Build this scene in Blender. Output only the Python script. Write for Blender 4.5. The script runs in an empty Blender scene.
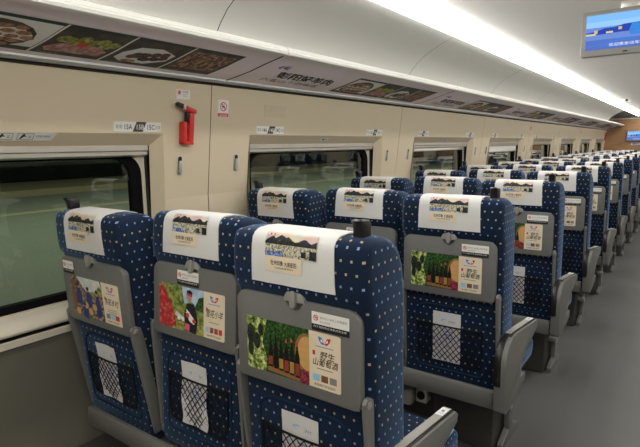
import bpy, bmesh, math, random
from mathutils import Matrix, Vector
random.seed(7)
C = bpy.context.scene.collection
PI = math.pi

# ------------------------------------------------------------------ helpers
def link(o):
    C.objects.link(o); return o

def lin(c):
    return tuple(((v/255.0)/12.92 if v/255.0 <= 0.04045 else ((v/255.0+0.055)/1.055)**2.4) for v in c)

class N:
    """small node-tree helper"""
    def __init__(self, name):
        self.m = bpy.data.materials.new(name); self.m.use_nodes = True
        self.t = self.m.node_tree; self.t.nodes.clear()
        self.out = self.t.nodes.new('ShaderNodeOutputMaterial')
    def n(self, kind, **kw):
        x = self.t.nodes.new(kind)
        for k, v in kw.items(): setattr(x, k, v)
        return x
    def l(self, a, b): self.t.links.new(a, b)
    def put(self, sock, v):
        if hasattr(v, 'is_linked') or hasattr(v, 'links'): self.l(v, sock)
        else: sock.default_value = v
    def math(self, op, a, b=None, c=None):
        x = self.n('ShaderNodeMath', operation=op)
        self.put(x.inputs[0], a)
        if b is not None: self.put(x.inputs[1], b)
        if c is not None: self.put(x.inputs[2], c)
        return x.outputs[0]
    def mix(self, f, a, b):
        x = self.n('ShaderNodeMix', data_type='RGBA')
        self.put(x.inputs[0], f)
        for s, v in ((x.inputs[6], a), (x.inputs[7], b)):
            if isinstance(v, tuple): s.default_value = (*v[:3], 1)
            else: self.l(v, s)
        return x.outputs[2]
    def noise(self, scale, detail=2, rough=.5, vec=None, coord='Object'):
        x = self.n('ShaderNodeTexNoise'); x.inputs['Scale'].default_value = scale
        x.inputs['Detail'].default_value = detail; x.inputs['Roughness'].default_value = rough
        if vec is None:
            tc = self.n('ShaderNodeTexCoord'); vec = tc.outputs[coord]
        self.l(vec, x.inputs['Vector'])
        return x
    def ramp(self, fac, stops, interp='LINEAR'):
        x = self.n('ShaderNodeValToRGB'); x.color_ramp.interpolation = interp
        e = x.color_ramp.elements
        while len(e) < len(stops): e.new(0.5)
        for i, (p, c) in enumerate(stops):
            e[i].position = p; e[i].color = (*c, 1)
        self.l(fac, x.inputs[0]); return x.outputs[0]
    def princ(self, color, rough=.6, metal=0, spec=.4, sheen=0, bump=None, bstr=.1, bdist=.002):
        p = self.n('ShaderNodeBsdfPrincipled')
        if isinstance(color, tuple): p.inputs['Base Color'].default_value = (*color[:3], 1)
        else: self.l(color, p.inputs['Base Color'])
        self.put(p.inputs['Roughness'], rough); p.inputs['Metallic'].default_value = metal
        p.inputs['Specular IOR Level'].default_value = spec
        if sheen:
            p.inputs['Sheen Weight'].default_value = sheen
            p.inputs['Sheen Roughness'].default_value = .4
            p.inputs['Sheen Tint'].default_value = (.38, .60, 1, 1)
        if bump is not None:
            b = self.n('ShaderNodeBump'); b.inputs['Strength'].default_value = bstr; b.inputs['Distance'].default_value = bdist
            self.l(bump, b.inputs['Height']); self.l(b.outputs[0], p.inputs['Normal'])
        self.l(p.outputs[0], self.out.inputs[0]); return self.m

M = {}
def flat(key, color, rough=.6, metal=0, spec=.4, var=.06, scale=25, bump=0):
    """near-uniform surface with a faint procedural unevenness"""
    if key in M: return M[key]
    k = N(key); nz = k.noise(scale, 3)
    a = tuple(max(0, v*(1-var)) for v in color); b = tuple(min(1, v*(1+var)) for v in color)
    col = k.mix(nz.outputs['Fac'], a, b)
    M[key] = k.princ(col, rough, metal, spec, bump=nz.outputs['Fac'] if bump else None, bstr=bump)
    return M[key]
def speck(key, stops, scale, rough=.5, detail=3, interp='LINEAR', spec=.3, rg=.55):
    if key in M: return M[key]
    k = N(key); nz = k.noise(scale, detail, rg)
    M[key] = k.princ(k.ramp(nz.outputs['Fac'], stops, interp), rough, spec=spec); return M[key]
def emit(key, color, strength):
    if key in M: return M[key]
    k = N(key); e = k.n('ShaderNodeEmission'); e.inputs[0].default_value = (*color, 1); e.inputs[1].default_value = strength
    k.l(e.outputs[0], k.out.inputs[0]); M[key] = k.m; return k.m

# --- upholstery: navy weave with staggered rows of small squares, two beige rows then two blue rows
def make_fabric():
    k = N('dotted_upholstery')
    tc = k.n('ShaderNodeTexCoord'); s = k.n('ShaderNodeSeparateXYZ'); k.l(tc.outputs['UV'], s.inputs[0])
    v = k.math('DIVIDE', s.outputs[1], .0305); row = k.math('FLOOR', v)
    par = k.math('FLOORED_MODULO', row, 2.0)
    u = k.math('ADD', k.math('DIVIDE', s.outputs[0], .0285), k.math('MULTIPLY', par, .5))
    du = k.math('ABSOLUTE', k.math('SUBTRACT', k.math('FRACT', u), .5))
    dv = k.math('ABSOLUTE', k.math('SUBTRACT', k.math('FRACT', v), .5))
    dot = k.math('MULTIPLY', k.math('LESS_THAN', du, .098), k.math('LESS_THAN', dv, .098))
    sel = k.math('LESS_THAN', k.math('FLOORED_MODULO', row, 4.0), 2.0)
    dc = k.mix(sel, (.22, .33, .58), (.50, .38, .23))
    nz = k.noise(900, 2, vec=tc.outputs['UV'])
    wv = k.n('ShaderNodeTexWave'); wv.inputs['Scale'].default_value = 95; k.l(tc.outputs['UV'], wv.inputs['Vector'])
    base = k.mix(k.math('MULTIPLY', nz.outputs['Fac'], k.math('ADD', wv.outputs['Fac'], .5)), (.0028, .0085, .024), (.008, .022, .056))
    col = k.mix(dot, base, dc)
    M['fabric'] = k.princ(col, .85, spec=.2, sheen=.42, bump=nz.outputs['Fac'], bstr=.15, bdist=.001)
make_fabric()

flat('navy', (.010, .028, .062), .85, spec=.15)
flat('pocket_dark', (.006, .012, .026), .9, spec=.1)
flat('net', (.006, .007, .009), .7, spec=.2)
flat('cloth', (.70, .70, .685), .85, spec=.1, var=.02, scale=8)
flat('tray_grey', (.162, .166, .160), .42, spec=.45, var=.03)
flat('frame_grey', (.165, .166, .156), .38, spec=.5, var=.04)
flat('frame_dark', (.07, .07, .068), .55, spec=.3)
flat('black_plastic', (.013, .012, .012), .35, spec=.5)
flat('arm_light', (.40, .39, .36), .32, spec=.5, var=.03)
flat('latch_grey', (.30, .30, .28), .3, spec=.5)
flat('white_box', (.82, .82, .78), .5)
flat('beige', (.68, .585, .43), .55, spec=.3, var=.02, scale=4)
flat('seam_dark', (.02, .018, .015), .8)
flat('cream', (.74, .69, .57), .45, spec=.4, var=.02)
flat('frame_beige', (.62, .57, .46), .45)
flat('alu', (.62, .60, .56), .28, metal=.75)
flat('gasket', (.004, .004, .005), .8, spec=.1)
flat('soffit', (.16, .16, .15), .6)
flat('tv_case', (.30, .30, .285), .45)
flat('white_paint', (.80, .79, .74), .45, spec=.35, var=.015, scale=3)
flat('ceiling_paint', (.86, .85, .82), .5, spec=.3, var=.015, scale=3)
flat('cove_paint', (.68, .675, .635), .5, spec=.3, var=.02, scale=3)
flat('rack_panel', (.87, .78, .85), .4, spec=.4, var=.02)
flat('rack_strip', (.72, .75, .77), .4)
flat('rail', (.80, .80, .76), .3, spec=.5, var=.02)
flat('red', (.62, .03, .025), .35, spec=.5)
flat('print_red', (.65, .05, .05), .6)
flat('print_black', (.012, .012, .012), .6)
flat('print_grey', (.25, .25, .25), .6)
flat('print_white', (.82, .82, .79), .6)
flat('print_cream', (.80, .69, .52), .6)
flat('print_blue', (.06, .22, .62), .6)
flat('print_lblue', (.30, .62, .85), .6)
flat('sign_dark', (.06, .065, .06), .5)
flat('tape', (.635, .545, .40), .5)
flat('steel', (.62, .62, .60), .35, metal=.5)
flat('blind', (.72, .71, .66), .7, var=.02)
flat('skin', (.55, .28, .17), .6)
flat('bottle', (.012, .010, .010), .4)
flat('wine_label', (.30, .05, .035), .6, var=.4, scale=200)
flat('gold', (.42, .24, .06), .5)
flat('barrel', (.62, .36, .13), .5, var=.2, scale=60)
flat('barrel_rim', (.30, .15, .05), .5)
flat('shirt_black', (.015, .014, .02), .6)
flat('pink', (.75, .12, .25), .6)
flat('indigo', (.03, .05, .19), .6, var=.6, scale=90)
flat('brown', (.22, .09, .045), .6, var=.5, scale=90)
flat('hat', (.02, .03, .09), .6)
speck('leafy', [(.35, (.006, .02, .006)), (.55, (.03, .09, .02)), (.72, (.11, .23, .05))], 120)
speck('vine', [(.36, (.02, .04, .01)), (.5, (.24, .34, .06)), (.6, (.62, .68, .30)), (.7, (.78, .80, .6))], 70)
speck('grape_dark', [(.4, (.01, .012, .012)), (.65, (.04, .06, .03))], 120)
speck('grape_red', [(.4, (.07, .01, .015)), (.65, (.42, .06, .10))], 160)
speck('hills', [(.35, (.05, .10, .02)), (.5, (.22, .28, .06)), (.65, (.42, .42, .12))], 60)
speck('marble', [(.38, (.34, .015, .025)), (.54, (.55, .05, .05)), (.66, (.74, .34, .30))], 60, detail=6, rg=.7)
speck('skyblue', [(.4, (.28, .46, .72)), (.65, (.62, .72, .84))], 30)
speck('paleday', [(.4, (.55, .58, .58)), (.65, (.74, .74, .70))], 30)
speck('dusk', [(.36, (.56, .42, .47)), (.48, (.66, .50, .42)), (.58, (.70, .60, .44)), (.68, (.52, .58, .62))], 14, detail=1)
speck('treeline', [(.4, (.012, .016, .018)), (.65, (.045, .05, .052))], 90)
speck('field', [(.34, (.06, .06, .05)), (.46, (.34, .33, .24)), (.54, (.62, .58, .44)), (.66, (.74, .72, .64))], 190, detail=3)
speck('fieldblue', [(.38, (.03, .08, .32)), (.52, (.12, .26, .58)), (.64, (.6, .62, .60))], 190)
speck('crowd', [(.36, (.03, .025, .03)), (.5, (.20, .13, .09)), (.62, (.42, .34, .26))], 100)
speck('walnut', [(.38, (.26, .12, .06)), (.62, (.48, .28, .16))], 60)
speck('plate_dark', [(.4, (.035, .032, .03)), (.65, (.08, .072, .06))], 20)
speck('lettuce', [(.38, (.16, .18, .03)), (.55, (.40, .40, .10)), (.68, (.58, .55, .22))], 70)
speck('ham', [(.38, (.30, .12, .12)), (.54, (.46, .23, .22)), (.66, (.58, .40, .37))], 55)
speck('stew', [(.4, (.03, .015, .012)), (.62, (.13, .07, .05))], 90)
speck('roast', [(.36, (.05, .03, .022)), (.5, (.17, .09, .06)), (.62, (.36, .26, .18))], 65)
speck('teal_panel', [(.4, (.02, .04, .045)), (.65, (.03, .06, .06))], 10)
speck('leaflet_print', [(.40, (.74, .72, .74)), (.56, (.66, .60, .70)), (.66, (.28, .22, .34))], 110)
flat('leaflet', (.74, .73, .74), .55, var=.03)

def make_floor():
    k = N('speckled_vinyl'); a = k.noise(260, 4, .7); b = k.noise(2.2, 3)
    c = k.mix(a.outputs['Fac'], (.088, .0875, .086), (.158, .157, .153))
    c2 = k.mix(k.math('MULTIPLY', b.outputs['Fac'], .35), c, (.10, .098, .095))
    M['floor'] = k.princ(c2, k.math('ADD', k.math('MULTIPLY', b.outputs['Fac'], .2), .33), spec=.42); 
make_floor()
def make_carpet():
    k = N('grey_wall_carpet'); a = k.noise(420, 3, .8); b = k.noise(3, 2)
    c = k.mix(a.outputs['Fac'], (.125, .121, .098), (.205, .198, .165))
    M['carpet'] = k.princ(k.mix(k.math('MULTIPLY', b.outputs['Fac'], .3), c, (.125, .12, .098)), .95, spec=.1, bump=a.outputs['Fac'], bstr=.4)
make_carpet()
def make_wood():
    k = N('wood_veneer'); tc = k.n('ShaderNodeTexCoord'); mp = k.n('ShaderNodeMapping')
    mp.inputs['Scale'].default_value = (1.2, 1, 22); k.l(tc.outputs['Object'], mp.inputs['Vector'])
    a = k.noise(3, 5, .6, vec=mp.outputs[0])
    M['wood'] = k.princ(k.ramp(a.outputs['Fac'], [(.3, (.33, .18, .09)), (.55, (.44, .25, .125)), (.75, (.53, .33, .175))]), .4, spec=.4)
make_wood()
def make_glass():
    k = N('window_glass'); tr = k.n('ShaderNodeBsdfTransparent'); tr.inputs[0].default_value = (.62, .70, .66, 1)
    gl = k.n('ShaderNodeBsdfGlossy'); gl.inputs['Roughness'].default_value = .012; gl.inputs[0].default_value = (.9, .95, .93, 1)
    fr = k.n('ShaderNodeFresnel'); fr.inputs[0].default_value = 1.5
    f = k.math('MINIMUM', k.math('MULTIPLY', fr.outputs[0], 1.7), .9)
    mx = k.n('ShaderNodeMixShader'); k.l(f, mx.inputs[0]); k.l(tr.outputs[0], mx.inputs[1]); k.l(gl.outputs[0], mx.inputs[2])
    k.l(mx.outputs[0], k.out.inputs[0]); M['glass'] = k.m
make_glass()
def make_platform():
    k = N('painted_platform'); a = k.noise(1.3, 5, .6); b = k.noise(40, 3)
    c = k.mix(a.outputs['Fac'], (.24, .28, .20), (.33, .375, .275))
    M['platform'] = k.princ(k.mix(k.math('MULTIPLY', b.outputs['Fac'], .25), c, (.20, .24, .18)), .4, spec=.4)
make_platform()
flat('yellow_line', (.46, .44, .24), .6)
flat('track_dark', (.02, .022, .02), .8)
flat('far_wall', (.018, .024, .024), .8)

def tag(o, label=None, cat=None, group=None, kind=None):
    if label: o['label'] = label
    if cat: o['category'] = cat
    if group: o['group'] = group
    if kind: o['kind'] = kind
    return o
def thing(name, loc, label, cat, group=None):
    o = bpy.data.objects.new(name, None); o.empty_display_size = .05; link(o); o.location = loc
    return tag(o, label, cat, group)

class Mesh:
    """collects shapes, each with its material, into one mesh object"""
    def __init__(self):
        self.bm = bmesh.new(); self.mats = []; self.uv = self.bm.loops.layers.uv.new('UVMap')
    def mi(self, m):
        if m not in self.mats: self.mats.append(m)
        return self.mats.index(m)
    def face(self, pts, m, smooth=False):
        try: f = self.bm.faces.new([self.bm.verts.new(p) for p in pts])
        except ValueError: return None
        f.material_index = self.mi(m); f.smooth = smooth; return f
    def merge(self, b, m):
        i = self.mi(m); vm = {}
        for v in b.verts: vm[v] = self.bm.verts.new(v.co)
        for f in b.faces:
            try: g = self.bm.faces.new([vm[v] for v in f.verts])
            except ValueError: continue
            g.material_index = i; g.smooth = f.smooth
        b.free()
    def box(self, lo, hi, m, bev=0, seg=2):
        b = bmesh.new(); bmesh.ops.create_cube(b, size=1)
        s = [hi[i]-lo[i] for i in range(3)]; c = [(hi[i]+lo[i])/2 for i in range(3)]
        for v in b.verts: v.co = Vector((v.co[i]*s[i]+c[i] for i in range(3)))
        if bev: bmesh.ops.bevel(b, geom=b.edges[:], offset=min(bev, min(s)*.49), segments=seg, affect='EDGES', profile=.5)
        for f in b.faces: f.smooth = bool(bev)
        self.merge(b, m); return self
    def prism(self, poly, axis, a, bnd, m, bev=0, seg=2):
        """poly: 2D points; axis 0: (y,z) along x; 1: (x,z) along y; 2: (x,y) along z"""
        b = bmesh.new()
        def P(p, t): return (t, p[0], p[1]) if axis == 0 else (p[0], t, p[1]) if axis == 1 else (p[0], p[1], t)
        va = [b.verts.new(P(p, a)) for p in poly]; vb = [b.verts.new(P(p, bnd)) for p in poly]
        n = len(poly); fa = b.faces.new(va); fb = b.faces.new(vb[::-1])
        for i in range(n): b.faces.new((va[i], vb[i], vb[(i+1) % n], va[(i+1) % n]))
        bmesh.ops.recalc_face_normals(b, faces=b.faces[:])
        if bev: bmesh.ops.bevel(b, geom=list(set(fa.edges) | set(fb.edges)), offset=bev, segments=seg, affect='EDGES', profile=.5)
        for f in b.faces: f.smooth = True
        self.merge(b, m); return self
    def tube(self, path, r, m, n=8, closed=False):
        pts = [Vector(p) for p in path]; rings = []
        k = len(pts)
        for i, p in enumerate(pts):
            a = pts[(i-1) % k] if (closed or i) else p; c = pts[(i+1) % k] if (closed or i < k-1) else p
            d = (c-a).normalized(); up = Vector((0, 0, 1)) if abs(d.z) < .9 else Vector((1, 0, 0))
            s = d.cross(up).normalized(); t = s.cross(d)
            rings.append([self.bm.verts.new(p+s*math.cos(2*PI*j/n)*r+t*math.sin(2*PI*j/n)*r) for j in range(n)])
        ii = self.mi(m)
        for i in range(k if closed else k-1):
            A, B = rings[i], rings[(i+1) % k]
            for j in range(n):
                f = self.bm.faces.new((A[j], A[(j+1) % n], B[(j+1) % n], B[j])); f.material_index = ii; f.smooth = True
        if not closed:
            for R_ in (rings[0], rings[-1][::-1]):
                f = self.bm.faces.new(R_); f.material_index = ii
        return self
    def sheet(self, prof, a, b, m, n=1, axis=1, smooth=True):
        """open profile of (x,z) points swept along y from a to b"""
        ii = self.mi(m)
        cols = [[self.bm.verts.new((p[0], a+(b-a)*j/n, p[1])) for j in range(n+1)] for p in prof]
        for i in range(len(prof)-1):
            for j in range(n):
                f = self.bm.faces.new((cols[i][j], cols[i+1][j], cols[i+1][j+1], cols[i][j+1])); f.material_index = ii; f.smooth = smooth
        return self
    def cyl(self, c, axis, r, h, m, n=20, bev=0):
        poly = [(r*math.cos(2*PI*i/n), r*math.sin(2*PI*i/n)) for i in range(n)]
        o = {0: (c[1], c[2]), 1: (c[0], c[2]), 2: (c[0], c[1])}[axis]
        return self.prism([(p[0]+o[0], p[1]+o[1]) for p in poly], axis, c[axis]-h/2, c[axis]+h/2, m, bev)
    def xf(self, fn):
        for v in self.bm.verts: v.co = Vector(fn(*v.co))
        return self
    def boxuv(self, off=0.0):
        for f in self.bm.faces:
            f.normal_update(); n = f.normal
            for lp in f.loops:
                p = lp.vert.co
                if abs(n.x) > .75: lp[self.uv].uv = (p.y+.007, p.z+.012)
                elif abs(n.z) > .75: lp[self.uv].uv = (p.x, p.y)
                else: lp[self.uv].uv = (p.x, p.z)
        return self
    def build(self, name, parent=None, auto=True):
        me = bpy.data.meshes.new(name); bmesh.ops.remove_doubles(self.bm, verts=self.bm.verts[:], dist=1e-6) if auto else None
        self.bm.to_mesh(me); self.bm.free()
        for m in self.mats: me.materials.append(M[m])
        if any(p.use_smooth for p in me.polygons):
            try: me.set_sharp_from_angle(angle=math.radians(38))
            except Exception: pass
        o = bpy.data.objects.new(name, me); link(o)
        if parent is not None: o.parent = parent
        return o

def rrect(x0, z0, x1, z1, r, n=5):
    if not isinstance(r, (list, tuple)): r = [r]*4       # bl, br, tr, tl
    out = []
    for (cx, cz, a0, rr) in ((x0+r[0], z0+r[0], PI, r[0]), (x1-r[1], z0+r[1], 1.5*PI, r[1]), (x1-r[2], z1-r[2], 0, r[2]), (x0+r[3], z1-r[3], .5*PI, r[3])):
        for i in range(n+1):
            a = a0+PI/2*i/n; out.append((cx+rr*math.cos(a), cz+rr*math.sin(a)))
    return out

_tc = {}
def text2d(s, bold=0):
    """glyph outlines of a line of text, height about 1, left aligned"""
    if (s, bold) in _tc: return _tc[(s, bold)]
    cu = bpy.data.curves.new('t', 'FONT'); cu.body = s; cu.size = 1; cu.resolution_u = 2; cu.offset = bold
    o = bpy.data.objects.new('t', cu); link(o)
    dg = bpy.context.evaluated_depsgraph_get(); me = bpy.data.meshes.new_from_object(o.evaluated_get(dg))
    vs = [v.co.copy() for v in me.vertices]; fs = [[(vs[i].x, vs[i].y) for i in p.vertices] for p in me.polygons]
    bpy.data.objects.remove(o); bpy.data.meshes.remove(me); bpy.data.curves.remove(cu)
    w = max([p[0] for f in fs for p in f] or [1]); _tc[(s, bold)] = (fs, w); return _tc[(s, bold)]

class Print:
    """flat printed artwork: layered 2-D shapes mapped on a surface by fn(u, v, lift)"""
    def __init__(self, fn, step=.0004): self.m = Mesh(); self.fn = fn; self.step = step
    def poly(self, pts, mat, layer=0):
        self.m.face([self.fn(u, v, layer*self.step) for u, v in pts], mat); return self
    def rect(self, u0, v0, u1, v1, mat, layer=0, nv=1, sh=0):
        for i in range(nv):
            a = v0+(v1-v0)*i/nv; b = v0+(v1-v0)*(i+1)/nv; sa = sh*i/nv; sb = sh*(i+1)/nv
            self.poly([(u0+sa, a), (u1+sa, a), (u1+sb, b), (u0+sb, b)], mat, layer)
        return self
    def ell(self, cu, cv, ru, rv, mat, layer=0, n=14, a0=0, a1=2*PI):
        return self.poly([(cu+ru*math.cos(a0+(a1-a0)*i/n), cv+rv*math.sin(a0+(a1-a0)*i/n)) for i in range(n if a1-a0 > 6 else n+1)], mat, layer)
    def ring(self, cu, cv, r0, r1, mat, layer=0, n=18):
        for i in range(n):
            a, b = 2*PI*i/n, 2*PI*(i+1)/n
            self.poly([(cu+r*math.cos(t), cv+r*math.sin(t)) for r, t in ((r0, a), (r1, a), (r1, b), (r0, b))], mat, layer)
        return self
    def text(self, s, u, v, h, mat, layer=1, width=None, sx=1, lean=0, bold=0):
        fs, w = text2d(s, bold); k = h; kx = h*sx if width is None else width/w
        for f in fs: self.poly([(u+p[0]*kx+lean*p[1]*k, v+p[1]*k) for p in f], mat, layer)
        return self
    def build(self, name, parent=None): return self.m.build(name, parent)

# ------------------------------------------------------------------ the carriage (x across, y along, z up)
ROW0, PITCH, NROW = .945, .988, 14
Y0, Y1 = -2.5, 15.25
XC = -.40                                   # middle of the carriage
def mir(x): return 2*XC-x
def XW(z): return -1.845-(1.72-z)*.118 if z > 1.17 else -1.91
WIN = [(.722+1.956*k) for k in range(8)]
SEAM = [1.70+1.955*k for k in range(-2, 7)]

f = Mesh(); f.box((-2.1, Y0, -.05), (1.3, Y1, 0), 'floor'); tag(f.build('floor'), kind='structure')

# left wall: header, pillars, recesses round the windows, gaps at the panel seams
w = Mesh()
def wq(y0, y1, z0, z1):
    w.face([(XW(z0), y0, z0), (XW(z0), y1, z0), (XW(z1), y1, z1), (XW(z1), y0, z1)], 'beige')
edges = [Y0]+[s for s in SEAM if Y0 < s < Y1]+[Y1]
ZB, ZT = .795, 1.46
for a, b in zip(edges[:-1], edges[1:]):
    a2, b2 = a+(.002 if a > Y0 else 0), b-(.002 if b < Y1 else 0)
    wq(a2, b2, ZT, 1.72)
    cs = [c for c in WIN if a < c < b]
    if not cs: wq(a2, b2, 1.17, ZT); wq(a2, b2, ZB, 1.17)
    else:
        c = cs[0]
        for p, q in ((a2, c-.708), (c+.708, b2)):
            wq(p, q, 1.17, ZT); wq(p, q, ZB, 1.17)
DEP = .05
for c in WIN:
    o = [(c-.708, ZB), (c+.708, ZB), (c+.708, ZT), (c-.708, ZT)]; i_ = [(c-.672, ZB), (c+.672, ZB), (c+.672, 1.41), (c-.672, 1.41)]
    for k in (1, 2, 3):
        p, q, r, s_ = o[k], o[(k+1) % 4], i_[(k+1) % 4], i_[k]
        w.face([(XW(p[1]), *p), (XW(q[1]), *q), (XW(r[1])-DEP, *r), (XW(s_[1])-DEP, *s_)], 'beige')
wl = w.build('wall_left'); tag(wl, kind='structure')
# dark backing behind the panel seams, and the outer skin of the coach side above and below the windows
b = Mesh(); 
for s in SEAM: b.box((-1.97, s-.03, ZB), (-1.93, s+.03, 1.30), 'seam_dark'); b.box((XW(1.72)-.06, s-.03, 1.3), (XW(1.72)-.05, s+.03, 1.74), 'seam_dark')
for s in SEAM: b.face([(XW(z)-.012, y, z) for y, z in ((s-.02, 1.17), (s+.02, 1.17), (s+.02, 1.72), (s-.02, 1.72))], 'seam_dark')
for s in SEAM: b.face([(XW(1)-.012, y, z) for y, z in ((s-.02, ZB), (s+.02, ZB), (s+.02, 1.17), (s-.02, 1.17))], 'seam_dark')
b.box((-2.1, Y0, 1.47), (-2.06, Y1, 2.3), 'seam_dark'); b.box((-2.1, Y0, 0), (-2.06, Y1, .78), 'seam_dark')
for a, c in zip([Y0]+[x+.70 for x in WIN], [x-.70 for x in WIN]+[Y1]):
    if c > a: b.box((-2.1, a, .78), (-2.06, c, 1.47), 'seam_dark')
tag(b.build('wall_left_backing'), kind='structure')

# lower wall: cream sill, dark groove, thin strip, grey carpet, plinth
s = Mesh()
s.sheet([(-1.985, .803), (-1.955, .800), (-1.915, .788), (-1.895, .772), (-1.890, .758), (-1.896, .748)], Y0, Y1, 'cream')
s.sheet([(-1.896, .748), (-1.935, .748), (-1.935, .730), (-1.900, .730)], Y0, Y1, 'seam_dark', smooth=False)
s.sheet([(-1.905, .731), (-1.895, .729), (-1.898, .705), (-1.915, .702)], Y0, Y1, 'cream')
tag(s.build('trim_1'), kind='structure')
s = Mesh(); s.sheet([(-1.913, .703), (-1.925, .55), (-1.935, .40), (-1.925, .31), (-1.905, .27), (-1.90, .235), (-1.90, .225)], Y0, Y1, 'carpet', n=8)
tag(s.build('wall_left_carpet'), kind='structure')
s = Mesh(); s.box((-2.05, Y0, 0), (-1.80, Y1, .225), 'frame_dark', .008); tag(s.build('baseboard_left'), kind='structure')

# windows
DROP = [.0, .0, .012, .06, .0, .0, .0, .0]
def window(i, c):
    xf = XW(1.2)-DEP
    fr = Mesh()   # inner frame plate with a rounded opening
    inner = rrect(c-.650, .808, c+.650, 1.376, .09, 6); outer = []
    for (y, z) in inner:
        dy, dz = y-c, z-1.085
        k = min(.673/abs(dy) if abs(dy) > 1e-6 else 9, .33/abs(dz) if abs(dz) > 1e-6 else 9)
        outer.append((c+dy*k, 1.085+dz*k))
    n = len(inner)
    for k in range(n):
        fr.face([(xf-.004, *outer[k]), (xf-.004, *outer[(k+1) % n]), (xf-.012, *inner[(k+1) % n]), (xf-.012, *inner[k])], 'frame_beige', True)
    for sgn in (-1, 1):
        fr.box((xf-.004, c+sgn*.667-.004, .80), (xf+.004, c+sgn*.667+.004, 1.40), 'seam_dark')
    root = fr.build('window_%d' % (i+1)); tag(root, kind='structure')
    g = Mesh()
    a_ = rrect(c-.652, .803, c+.652, 1.380, .09, 6); b_ = rrect(c-.604, .836, c+.604, 1.356, .08, 6)
    for k in range(n):
        k2 = (k+1) % n
        g.face([(xf-.012, *a_[k]), (xf-.012, *a_[k2]), (xf-.018, *b_[k2]), (xf-.018, *b_[k])], 'gasket', True)
        g.face([(xf-.018, *b_[k]), (xf-.018, *b_[k2]), (xf-.05, *b_[k2]), (xf-.05, *b_[k])], 'gasket', True)
    g.build('gasket', root)
    gl = Mesh(); gl.face([(xf-.03, y, z) for y, z in rrect(c-.610, .830, c+.610, 1.362, .08, 6)], 'glass'); gl.build('glass_pane', root)
    cs = Mesh()
    cs.prism([(xf-.008, 1.412), (xf-.008, 1.364), (xf+.012, 1.364), (xf+.022, 1.371), (xf+.022, 1.385), (xf+.030, 1.390), (xf+.030, 1.412)], 1, c-.664, c+.664, 'alu', .002, 1)
    cs.build('blind_cassette', root)
    if DROP[i] > 0:
        bl = Mesh(); z = 1.367-DROP[i]
        bl.box((xf+.002, c-.638, z), (xf+.004, c+.638, 1.369), 'blind'); bl.box((xf-.004, c-.640, z-.018), (xf+.010, c+.640, z), 'alu', .003)
        bl.build('roller_blind', root)
for i, c in enumerate(WIN): window(i, c)

# right wall, end walls
r = Mesh(); r.sheet([(mir(XW(1.72)), 1.72), (mir(XW(1.17)), 1.17), (mir(-1.91), .75)], Y0, Y1, 'beige', n=6)
r.sheet([(mir(-1.91), .75), (mir(-1.93), .4), (mir(-1.90), .2), (mir(-1.85), 0)], Y0, Y1, 'carpet'); tag(r.build('wall_right'), kind='structure')
for i, c in enumerate(WIN):
    x = mir(-1.905); g = Mesh(); o_ = rrect(c-.70, .80, c+.70, 1.42, .05, 5); n_ = rrect(c-.62, .86, c+.62, 1.36, .08, 5)
    for k in range(len(o_)):
        k2 = (k+1) % len(o_); g.face([(x-.012, *o_[k]), (x-.012, *o_[k2]), (x-.006, *n_[k2]), (x-.006, *n_[k])], 'frame_beige', True)
    g.face([(x-.004, *q) for q in n_], 'gasket')
    root = g.build('window_%d' % (i+9)); tag(root, kind='structure')
    g = Mesh(); g.face([(x-.008, *q) for q in rrect(c-.60, .88, c+.60, 1.34, .07, 5)], 'glass'); g.build('glass_pane', root)
r = Mesh(); r.box((-2.06, Y1, 0), (1.28, Y1+.04, 1.955), 'wood'); r.box((-2.06, Y1, 1.955), (1.28, Y1+.04, 2.35), 'frame_grey'); tag(r.build('wall_far'), kind='structure')
r = Mesh(); r.box((-1.80, Y1-.03, 1.955), (1.0, Y1, 1.975), 'white_paint', .004); tag(r.build('trim_2'), kind='structure')
r = Mesh(); r.box((-2.06, Y0-.04, 0), (1.28, Y0, 2.35), 'beige'); tag(r.build('wall_near'), kind='structure')

# ceiling: shallow vault between the light diffusers, and a roof skin above it
cp = [(-1.092, 2.090), (-1.04, 2.105), (-.95, 2.125), (-.80, 2.150), (-.60, 2.170), (-.40, 2.177), (-.20, 2.170), (0, 2.150), (.15, 2.125), (.24, 2.105), (.292, 2.090)]
c = Mesh()
ys = [Y0]+[1.05+1.96*k for k in range(-1, 8) if 1.05+1.96*k < Y1-.3]+[Y1-.10]
for a, b_ in zip(ys[:-1], ys[1:]):
    c.sheet(cp, a+.0015, b_-.0015, 'ceiling_paint')
c.box((-2.1, Y0, 2.33), (1.3, Y1, 2.37), 'seam_dark')
c.sheet([(x, z+.01) for x, z in cp], Y0, Y1, 'rack_strip')
tag(c.build('ceiling'), kind='structure')

# curved cove panels between rack rail and light, split at narrow joints
COVE = [(-1.490, 1.824), (-1.468, 1.855), (-1.428, 1.900), (-1.380, 1.935), (-1.335, 1.962), (-1.28, 1.990), (-1.23, 2.012), (-1.195, 2.025), (-1.195, 2.04)]
CS = [Y0]+[3.02+1.615*k for k in range(-3, 8) if Y0 < 3.02+1.615*k < 12.2]+[12.3]
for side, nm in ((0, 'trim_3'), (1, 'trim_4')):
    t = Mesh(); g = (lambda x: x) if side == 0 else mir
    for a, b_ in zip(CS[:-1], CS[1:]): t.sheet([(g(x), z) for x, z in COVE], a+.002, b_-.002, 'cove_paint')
    t.sheet([(g(x-.008), z+.008) for x, z in COVE[:-1]], Y0, 12.29, 'seam_dark')
    t.sheet([(g(-1.95), 1.985), (g(-1.205), 2.038)], 12.2, Y1, 'soffit')
    t.face([(g(x), 12.3, z) for x, z in COVE]+[(g(-1.6), 12.3, 2.04), (g(-1.6), 12.3, 1.83)], 'cove_paint')
    tag(t.build(nm), kind='structure')

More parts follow.
